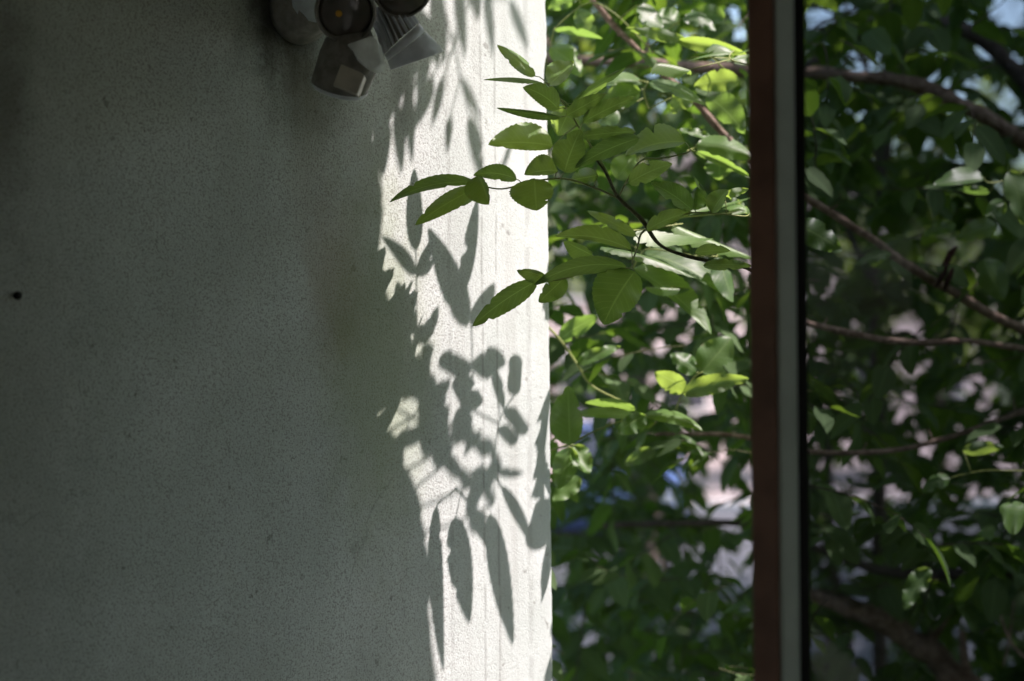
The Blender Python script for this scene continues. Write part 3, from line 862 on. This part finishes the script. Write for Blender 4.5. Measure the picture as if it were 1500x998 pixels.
# ------------------------------------------------------------------ branches of the ash
def branch(pts, name='branch', mat='bark', parent=None, n=9, k=7):
    """pts: (px,py,d,radius in px)"""
    pp, rr_ = smooth_path([(P(x, y, d), r/F*d) for x, y, d, r in pts], k)
    rnd = random.Random(int(pts[0][0]*7+pts[0][1]))
    for i in range(len(pp)):
        pp[i] = pp[i] + noise.noise_vector(pp[i]*14)*rr_[i]*.35
        rr_[i] *= 1 + .26*noise.noise(pp[i]*34) + .22*max(0, noise.noise(pp[i]*11)-.25)
    m = MB(); m.tube(pp, rr_, n)
    for i in range(3, len(pp)-3, 5):                    # knots and broken side shoots
        if rr_[i] < .0045 or rnd.random() < .45: continue
        dv = Vector((rnd.gauss(0, 1), rnd.gauss(0, 1), rnd.gauss(.4, 1))).normalized()
        L_ = rr_[i]*rnd.uniform(1.6, 5)
        m.tube([pp[i], pp[i]+dv*L_*.6, pp[i]+dv*L_ + Vector((0, 0, L_*.15))], [rr_[i]*.5, rr_[i]*.3, rr_[i]*.22], 6)
    return m.build(name, M[mat], parent or tree)
branch([(1146,1060,2.4,5),(1148,800,2.35,4.6),(1152,560,2.22,4),(1142,440,2.12,3.2),(1100,396,2.085,2.8),(1045,384,2.082,2.7),(1000,373,2.08,2.7),(965,357,2.08,2.8),(940,322,2.08,3.2),(905,288,2.075,3.0),(888,255,2.08,2.2),(872,232,2.085,1.6)], 'branch', 'twig')
br_tw = branch([(850,-20,2.62,4),(900,38,2.60,4.2),(960,98,2.58,4.6),(1020,152,2.6,4.8),(1062,200,2.62,5.0),(1130,258,2.65,5.2),(1200,302,2.68,5.6),(1270,345,2.7,6),(1335,392,2.74,6.4),(1400,430,2.78,7),(1470,470,2.8,7),(1600,530,2.85,8),(1700,640,2.9,9)], 'branch', 'bark')
branch([(1180,473,2.64,4.5),(1250,489,2.66,5),(1330,502,2.68,5),(1400,500,2.7,4.6),(1440,502,2.72,4),(1560,520,2.8,7)], 'branch', 'bark')
branch([(960,636,2.75,2.5),(1050,636,2.7,3.2),(1110,644,2.7,3.4),(1185,661,2.7,3.8),(1260,663,2.72,4),(1330,656,2.74,4),(1420,632,2.76,4),(1500,602,2.8,4.6),(1620,560,2.85,6)], 'branch', 'bark')
trunk = branch([(1700,1500,3.0,26),(1690,1120,3.0,24),(1700,640,2.95,20),(1720,200,2.9,16),(1650,-500,2.9,12)], 'trunk', 'bark')
branch([(1720,200,2.9,14),(1620,-180,2.7,9),(1500,-480,2.55,6),(1380,-700,2.45,4),(1330,-900,2.42,3)], 'branch', 'bark_dark')

# ------------------------------------------------------------------ other trees
GAPS = [(1275,300,70,55),(1260,370,45,30),(1215,330,40,40),
        (1430,430,70,60),(1390,510,60,45),(1460,560,60,60),(1345,600,60,45),(1250,470,40,30),(1300,530,50,25),(1230,640,60,30),(1290,690,60,45),(1380,560,50,40),
        (950,520,45,45),(985,540,30,30),(880,670,50,45),(940,700,60,50),(1000,720,60,50),(1070,700,45,60),(1050,760,45,40),(1075,880,40,45),(1000,900,50,30),
        (870,890,50,30),(1350,930,90,50),(1250,950,70,60),(1450,940,60,50),(1310,860,50,30),(900,440,40,30),(1000,440,50,40),(1410,300,50,30),(1360,330,50,30),(1390,640,60,40)]
def in_gap(px, py, grow=1.0):
    for gx, gy, a, b in GAPS:
        if ((px-gx)/(a*grow))**2 + ((py-gy)/(b*grow))**2 < 1: return True
    return False
def leaf_template(seed, Lr=1.0, Wr=.42, serr=.03, NL=8):
    rnd = random.Random(seed)
    cup = rnd.uniform(.05, .35); droop = rnd.uniform(.0, .45); wv = rnd.uniform(0, .06); ph = rnd.uniform(0, 6)
    W = Wr*rnd.uniform(.85, 1.15)
    def fn(s, c):
        w = prof(s)*W*.5
        return Vector((s, c*w, cup*abs(c)*w - droop*s*s*.5 + wv*math.sin(7*s+ph)*abs(c)*w*4))
    return leaf_grid(fn, NL, [-1, 0, 1], serr, rnd, 0)
def mk_templates(mat, n, seed, NL=8, Wr=.46):
    out = []
    for i in range(n):
        vs, fs, uv = leaf_template(seed+i, 1, Wr, .04, NL)
        me = bpy.data.meshes.new('leaf_blade'); me.from_pydata([tuple(v) for v in vs], [], fs)
        me.materials.append(mat); me.polygons.foreach_set('use_smooth', [True]*len(me.polygons))
        ul = me.uv_layers.new(name='UVMap')
        for l in me.loops: ul.data[l.index].uv = uv[l.vertex_index]
        out.append((me, vs, fs, uv))
    return out
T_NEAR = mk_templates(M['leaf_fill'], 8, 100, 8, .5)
T_FAR = mk_templates(M['leaf_far'], 4, 200, 3, .62)

def twig_leaves(rnd, start, dirn, L, n, size, droop=.5):
    """leaf transforms along a twig, alternating left and right; returns (twig pts, [matrix])"""
    pts = [start]; d = dirn.normalized(); step = L/n; out = []
    for i in range(n):
        d = (d + Vector((rnd.gauss(0, .12), rnd.gauss(0, .12), rnd.gauss(-.04, .1)))).normalized()
        p = pts[-1] + d*step; pts.append(p)
        side = d.cross(Vector((0, 0, 1)))
        side = side.normalized() if side.length > .1 else Vector((1, 0, 0))
        sg = 1 if i % 2 else -1
        ld = (side*sg*rnd.uniform(.6, 1.1) + d*rnd.uniform(.3, .9) + Vector((0, 0, -droop*rnd.uniform(.1, 1.3)))).normalized()
        if i == n-1: ld = (d + Vector((0, 0, -.3))).normalized()
        nz = Vector((rnd.gauss(0, .38), rnd.gauss(0, .38), 1)); nz = (nz - ld*nz.dot(ld)).normalized()
        ys = nz.cross(ld)
        s = size*rnd.uniform(.65, 1.25)
        mtx = Matrix(((ld.x*s, ys.x*s, nz.x*s, p.x), (ld.y*s, ys.y*s, nz.y*s, p.y), (ld.z*s, ys.z*s, nz.z*s, p.z), (0, 0, 0, 1)))
        out.append(mtx)
    return pts, out
SKY = [(1482,25,46,42),(1452,78,34,24),(1492,100,26,32),(1205,32,34,24),(1228,16,40,14),(1075,20,24,20),(1089,52,24,20),(1240,78,14,12),(1205,70,18,12),
       (1290,20,20,12),(1380,88,14,10),(1365,110,20,10),(1330,105,10,8),(1270,98,12,12),(1472,130,16,14),(1410,130,16,16),(1405,238,18,12),(1445,232,18,12),(1345,215,20,14),(1318,275,14,14),(958,55,12,14),(1005,48,12,12)]
LIMB = [(1190,107),(1270,114),(1340,124),(1400,150),(1440,172),(1490,202)]
LOW = [(1205,875),(1230,884),(1290,908),(1340,940),(1390,980),(1420,1010)]
TWIG = [(1190,296),(1270,345),(1335,392)]
def blocked(p):
    px, py, d = project(p)
    if d < 2.3 or not (780 < px < 1560 and -80 < py < 1080): return False
    wx = px + 9*noise.noise((px*.05, py*.05, 1)); wy = py + 9*noise.noise((px*.05, py*.05, 7))
    for gx, gy, a, b in SKY:
        if ((wx-gx)/(a*.66))**2 + ((wy-gy)/(b*.66))**2 < 1: return True
    for line, dl in ((LIMB, 3.15), (LOW, 3.3), (TWIG, 2.72)):
        if d > dl: continue
        for (x0, y0), (x1, y1) in zip(line, line[1:]):
            t = max(0, min(1, ((px-x0)*(x1-x0)+(py-y0)*(y1-y0))/((x1-x0)**2+(y1-y0)**2)))
            if math.hypot(px-x0-t*(x1-x0), py-y0-t*(y1-y0)) < 17: return True
    return False
def grow(root, rnd, twigs, tmpl, n_ind=300, leaf_name='leaf', bark_mat='bark_dark', r_tw=.0022, twig_geo=True):
    mats = []; tw = MB()
    for pts, ms in twigs:
        mats += ms
        if twig_geo: tw.tube(pts, [r_tw*(1-.6*i/len(pts)) for i in range(len(pts))], 4, False)
    if twig_geo and tw.v:
        tag(tw.build('twigs', M[bark_mat], root), kind='stuff')
    def rank(mx):
        px, py, d = project(mx.translation)
        if d < .3 or not (-40 < px < 1540 and -40 < py < 1040) : return 1e6 + abs(d)
        if px < 800: return 1e5 + d
        return d
    mats = [q for q in mats if not blocked(q @ Vector((.5, 0, 0))) and not blocked(q @ Vector((1, 0, 0)))]
    mats.sort(key=rank)
    off = root.location
    for mx in mats[:n_ind]:
        me = rnd.choice(tmpl)[0]
        o = bpy.data.objects.new(leaf_name, me); COL.objects.link(o); o.parent = root
        o.matrix_basis = Matrix.Translation(-off) @ mx
    rest = mats[n_ind:]
    if rest:
        vs, fs, uvs = [], [], []
        for mx in rest:
            _, v0, f0, u0 = rnd.choice(tmpl); o = len(vs)
            vs += [mx @ v for v in v0]; fs += [tuple(i+o for i in f) for f in f0]; uvs += u0
        tag(mesh('foliage', vs, fs, tmpl[0][0].materials[0], root, True, uvs), kind='stuff')
    return len(mats)
def sample_twigs(rnd, n, px, py, dr, L, nl, size, gapk, droop=.5, bias=None):
    tw = []; tries = 0
    while len(tw) < n and tries < n*30:
        tries += 1
        x = rnd.uniform(*px); y = rnd.uniform(*py); d = rnd.uniform(*dr)
        p = P(x, y, d)
        if bias and rnd.random() > bias(x, y, p): continue
        dirn = Vector((rnd.gauss(0, 1), rnd.gauss(0, .7), rnd.gauss(0, .35)))
        if in_gap(x, y, .95) and rnd.random() < gapk: continue
        pts, ms = twig_leaves(rnd, p, dirn, rnd.uniform(*L), rnd.randint(*nl), size, droop)
        keep = [m_ for m_ in ms if not (in_gap(*project(m_.translation)[:2], .85) and rnd.random() < gapk)]
        # never through the stucco wall
        keep = [m_ for m_ in keep if (m_.translation.y > 2.45 + .1 and project(m_.translation)[0] > 735 or m_.translation.y > 3.0)]
        if keep: tw.append((pts, keep))
    return tw

# ash: second layer of its own foliage just behind the traced leaves
rn = random.Random(21)
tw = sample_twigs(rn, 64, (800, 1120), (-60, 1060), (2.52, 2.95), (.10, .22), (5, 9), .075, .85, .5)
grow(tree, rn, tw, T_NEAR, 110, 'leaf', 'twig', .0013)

# arching tree to the right
t2 = thing('arching_tree', 'dark tree behind the right window pane with a sunlit arching limb', 'tree', P(1560, 900, 3.3))
branch([(800,84,3.12,8),(850,88,3.12,8),(905,91,3.12,8.5),(1000,97,3.1,9),(1100,104,3.1,9.5),(1190,107,3.1,9),(1270,114,3.1,9),(1340,124,3.1,10.5),(1400,150,3.12,11),(1440,172,3.15,11.5),(1490,202,3.2,12),(1560,260,3.25,18),(1620,420,3.3,26)], 'branch', 'bark', t2)
branch([(1180,100,3.5,7),(1230,75,3.5,9),(1290,48,3.5,11),(1350,34,3.5,12),(1410,44,3.5,12),(1460,78,3.5,12),(1500,118,3.5,12),(1580,230,3.45,16),(1625,420,3.3,22)], 'branch', 'bark_dark', t2)
branch([(1620,420,3.3,32),(1640,800,3.3,36),(1650,1300,3.3,42),(1660,2130,3.3,54)], 'trunk', 'bark_dark', t2)
branch([(1185,868,3.3,8),(1230,884,3.28,14),(1290,908,3.25,18),(1340,940,3.25,19),(1390,980,3.25,20),(1440,1030,3.25,22),(1560,1150,3.28,28),(1650,1300,3.3,34)], 'branch', 'bark', t2)
branch([(1362,948,3.24,3),(1364,932,3.23,2.6),(1363,921,3.22,2.2)], 'branch', 'bark', t2)
branch([(860,772,3.5,4),(950,768,3.5,5),(1100,768,3.5,5.5),(1190,800,3.5,6),(1300,838,3.45,8),(1400,842,3.4,9),(1520,840,3.4,11),(1640,800,3.35,16)], 'branch', 'bark_dark', t2)
branch([(1465,900,2.9,1.6),(1478,935,2.9,2),(1500,962,2.9,2.2),(1560,1000,3.0,3)], 'branch', 'bark', t2)
branch([(1485,880,2.95,1.2),(1478,940,2.95,1.6),(1470,975,3.0,1.8)], 'branch', 'bark', t2)
for i, (b, t) in enumerate([((1402,360),(1378,392)),((1388,392),(1368,424)),((1396,392),(1382,428)),((1392,366),(1384,398))]):
    img_leaf(b, t, 4, 4, 0, 2.70, 2.69, .004, -.004, 900+i, t2, 0, mat='dry').name = 'dry_leaf'
rn = random.Random(33)
tw = sample_twigs(rn, 150, (1110, 1620), (-120, 1120), (2.65, 3.4), (.14, .30), (6, 11), .085, .6, .6)
grow(t2, rn, tw, T_NEAR, 300, 'leaf', 'bark_dark', .002)

# shrubs and saplings behind
t3 = thing('sapling', 'slim dark sapling standing behind the window frame among dense leaves', 'tree', P(1290, 900, 4.3))
branch([(1296,1900,4.3,16),(1288,700,4.3,10),(1280,400,4.3,8),(1290,280,4.3,7.5),(1304,190,4.3,7),(1330,60,4.3,6),(1345,-60,4.3,5)], 'trunk', 'bark_dark', t3)
branch([(1282,420,4.3,6),(1240,330,4.35,5),(1205,210,4.4,4.5),(1190,140,4.4,4)], 'branch', 'bark_dark', t3)
branch([(1290,300,4.3,5),(1270,110,4.3,4.5),(1245,60,4.3,4),(1238,-10,4.3,3)], 'branch', 'bark_dark', t3)
rn = random.Random(41)
tw = sample_twigs(rn, 360, (790, 1640), (-120, 1100), (3.2, 4.3), (.18, .36), (7, 12), .088, .45, .6)
grow(t3, rn, tw, T_NEAR, 300, 'leaf', 'bark_dark', .0025)

t4 = thing('shrub', 'dense green shrub seen between the white wall and the window frame', 'shrub', P(960, 900, 5.8))
branch([(1225,1900,5.6,14),(1218,960,5.6,9),(1212,700,5.6,8),(1225,520,5.6,7)], 'stem', 'bark_dark', t4)
branch([(1020,1800,5.8,10),(985,900,5.8,6),(930,720,5.8,5),(900,640,5.8,4)], 'stem', 'bark_dark', t4)
branch([(1260,1800,5.4,10),(1240,940,5.4,7),(1190,820,5.4,6),(1150,700,5.4,5)], 'stem', 'bark_dark', t4)
rn = random.Random(52)
tw = sample_twigs(rn, 560, (780, 1640), (-120, 1000), (4.3, 6.2), (.22, .42), (8, 13), .10, .28, .6)
grow(t4, rn, tw, T_NEAR, 300, 'leaf', 'bark_dark', .003)

# tall tree added mostly out of view so its crown shades the bushes
def crown_tree(name, label, loc, h, spheres, n, size, seed, tmpl=T_FAR, n_ind=0, trunk_r=.14, group=None, bias=None):
    rnd = random.Random(seed)
    r = thing(name, label, 'tree', loc, group)
    b = Vector(loc); m = MB()
    top = b + Vector((0, 0, h))
    pp, rr_ = smooth_path([(b, trunk_r*1.3), (b+Vector((.05, .05, h*.3)), trunk_r), (b+Vector((-.08, .1, h*.6)), trunk_r*.75), (top, trunk_r*.3)], 5)
    m.tube(pp, rr_, 9); m.build('trunk', M['bark_dark'], r)
    tws = []; lm = MB()
    for (c, rad) in spheres:
        c = Vector(c); a = b + Vector((0, 0, max(h*.25, min(h*.9, c.z-b.z-1.0))))
        lp, lr = smooth_path([(a, trunk_r*.5), ((a+c)/2+Vector((0, 0, .15)), trunk_r*.35), (c, trunk_r*.12)], 4); lm.tube(lp, lr, 6)
    lm.build('limb', M['bark_dark'], r)
    tot = sum(q[1]**2 for q in spheres)
    for (c, rad) in spheres:
        c = Vector(c); k = int(n*rad*rad/tot/9)+1
        for i in range(k):
            v = Vector((rnd.gauss(0, 1), rnd.gauss(0, 1), rnd.gauss(0, 1))).normalized()*rad*rnd.uniform(.25, 1)**.6
            v.z *= .8
            p = c+v
            if bias and not bias(p): continue
            pts, ms = twig_leaves(rnd, p, v+Vector((0, 0, .1)), size*rnd.uniform(2.5, 5), 9, size)
            if bias: ms = [q for q in ms if bias(q.translation) and bias(q @ Vector((1, 0, 0)))]
            tws.append((pts if not bias or all(bias(q) for q in pts) else pts[:1]*2, ms))
    grow(r, rnd, tws, tmpl, n_ind, 'leaf', 'bark_dark', .004, size < .15)
    return r
def clear_of_wall_light(p):      # the gap in the crown that lets the sun reach the wall corner
    return p.y > 2.62
sph = []
rs = random.Random(5)
for i in range(26):
    sph.append(((rs.uniform(1.9, 5.0), rs.uniform(3.3, 8.6), rs.uniform(4.9, 7.0)), rs.uniform(.7, 1.2)))
for i in range(12):
    sph.append(((rs.uniform(1.9, 4.6), rs.uniform(2.75, 3.4), rs.uniform(4.7, 6.6)), rs.uniform(.5, .8)))
crown_tree('tall_tree', 'added tall shade tree whose crown hangs over the bushes at top right', (4.6, 5.6, 0), 5.6, sph, 12000, .13, 61, T_FAR, 0, bias=clear_of_wall_light)

# hedge carrying the planting on out of view, added to block light on the wall
hg = thing('shade_hedge', 'leafy hedge along the near building, added out of view to block light', 'shade_hedge', (3.0, 2.3, 0))
rh = random.Random(88); tws = []
for i in range(420):
    p = Vector((rh.uniform(1.75, 4.4), rh.uniform(1.85, 2.7), rh.uniform(.1, 3.1)))
    tws.append(twig_leaves(rh, p, Vector((rh.gauss(0, 1), rh.gauss(0, 1), rh.gauss(.2, .5))), .4, 9, .13))
for x in (2.1, 2.8, 3.5, 4.1):
    m = MB(); m.tube([Vector((x, 2.4, 0)), Vector((x+.05, 2.45, 1.4)), Vector((x-.04, 2.4, 2.9))], [.035, .026, .01], 7); m.build('stem', M['bark_dark'], hg)
grow(hg, rh, tws, T_FAR, 0, 'leaf', 'bark_dark', .003)

# roadside trees beyond the road and far trees
def round_crown(c, r, n, seed):
    rnd = random.Random(seed)
    return [((c[0]+rnd.gauss(0, .5)*r, c[1]+rnd.gauss(0, .5)*r, c[2]+rnd.gauss(0, .42)*r), r*rnd.uniform(.35, .55)) for _ in range(n)]
crown_tree('street_tree', 'bushy roadside tree showing between leaves at the upper right', (6.2, 12.5, 0), 5, round_crown((6.2, 12.5, 5.4), 2.6, 10, 1), 3200, .2, 71, T_FAR, 0)
crown_tree('street_tree', 'roadside tree with pale sunlit leaves seen left of the window frame', (1.2, 13.4, 0), 5, round_crown((1.6, 13.4, 5.6), 2.4, 9, 2), 2600, .2, 72, T_FAR, 0)
crown_tree('street_tree', 'far tree behind the blue car, lower than its neighbours', (-1.2, 24, 0), 6, round_crown((-.5, 24, 5.2), 3.0, 9, 3), 2200, .3, 73, T_FAR, 0)
crown_tree('street_tree', 'far yellow green tree in front of the pale house', (7.8, 26, 0), 6, round_crown((7.4, 26, 4.4), 2.3, 9, 4), 2000, .28, 74, T_FAR, 0)

# ------------------------------------------------------------------ pale house across the road
hs = thing('house', 'pale pinkish house glimpsed through the leaves beyond the road', 'house', (7, 34, .12))
hs.rotation_euler = (0, 0, R(34))
def hbox(name, mat, x0, x1, y0, y1, z0, z1, parent=hs, bev=.01):
    m = MB(); m.box(x0, x1, y0, y1, z0, z1)
    o = mesh(name, m.v, m.f, mat, None, False); o.parent = parent; return o
hbox('wall', M['cream'], -9, 7, 0, 8, 0, 5.6)
m = MB(); m.add([(-9.5,-.5,5.6),(7.5,-.5,5.6),(7.5,8.5,5.6),(-9.5,8.5,5.6),(-7,4,7.6),(5,4,7.6)], [(0,1,5,4),(1,2,5),(2,3,4,5),(3,0,4),(0,3,2,1)])
o = mesh('roof', m.v, m.f, M['roof'], None, False); o.parent = hs
for x in (-7.2, -4.4, -1.4, 1.6, 4.6):
    for z in (.9, 3.4):
        if z < 1 and x == -1.4:
            hbox('door', M['wood'], x-.1, x+1.0, -.04, .02, 0, 2.1); continue
        f = hbox('window', M['whitepaint'], x-.08, x+1.28, -.05, .03, z-.08, z+1.38)
        hbox('pane', M['pane'], x, x+1.2, -.06, -.052, z, z+1.3, f)

# ------------------------------------------------------------------ blue car at the kerb
car = thing('parked_car', 'bright blue parked car glimpsed low through the leaves beside the white wall', 'car', (1.5, 19.4, 0))
car.rotation_euler = (0, 0, R(82))
def cpart(name, mb, mat, parent=car, smooth=True, bevel=0):
    o = mesh(name, mb.v, mb.f, mat, None, smooth); o.parent = parent
    if bevel:
        mo = o.modifiers.new('b', 'BEVEL'); mo.width = bevel; mo.segments = 3; mo.limit_method = 'ANGLE'
    return o
def section(x, w0, zb, zt, wt):
    return [Vector((x, -w0, zb)), Vector((x, -w0*1.02, (zb+zt)*.5)), Vector((x, -wt, zt)), Vector((x, wt, zt)), Vector((x, w0*1.02, (zb+zt)*.5)), Vector((x, w0, zb))]
m = MB(); m.loft([section(-2.05, .7, .35, .62, .66), section(-1.9, .84, .25, .78, .78), section(-1.0, .88, .22, .92, .82), section(.9, .88, .22, .95, .82), section(1.85, .84, .25, .92, .78), section(2.05, .72, .38, .75, .68)])
cpart('body', m, M['carblue'], bevel=.05)
m = MB(); m.loft([section(-1.05, .80, .93, .935, .79), section(-.45, .78, .93, 1.38, .62), section(.2, .78, .94, 1.45, .62), section(1.1, .78, .94, 1.40, .62), section(1.75, .78, .92, .95, .74)])
cab = cpart('cabin', m, M['pane'], bevel=.03)
m = MB(); m.loft([[Vector((x, y*s, z)) for y, s in ((-.62, 1), (-.3, 1), (.3, 1), (.62, 1))] + [Vector((x, y, z-.05)) for y in (.62, .3, -.3, -.62)] for x, z in ((-.48, 1.395), (.2, 1.47), (1.12, 1.415))])
cpart('roof_panel', m, M['carblue'], bevel=.02)
for x in (-1.3, 1.35):
    for y in (-.82, .82):
        m = MB(); m.loft([[Vector((x+r*math.cos(a*math.pi/10), y+yy, .32+r*math.sin(a*math.pi/10))) for a in range(20)] for yy, r in ((-.1, .28), (-.08, .32), (.08, .32), (.1, .28))])
        wh = cpart('wheel', m, M['tyre'])
        m = MB(); m.loft([[Vector((x+r*math.cos(a*math.pi/10), y+yy, .32+r*math.sin(a*math.pi/10))) for a in range(20)] for yy, r in ((-.105, .2), (-.103, .21), (.103, .21), (.105, .2))])
        cpart('rim', m, M['rim'], wh)
for y in (-.6, .6):
    m = MB(); m.box(-2.06, -1.93, y-.15, y+.15, .58, .72); cpart('headlight', m, M['lampglass'], bevel=.02)
    m = MB(); m.box(1.93, 2.07, y-.14, y+.14, .66, .82); cpart('tail_light', m, M['redlamp'], bevel=.02)
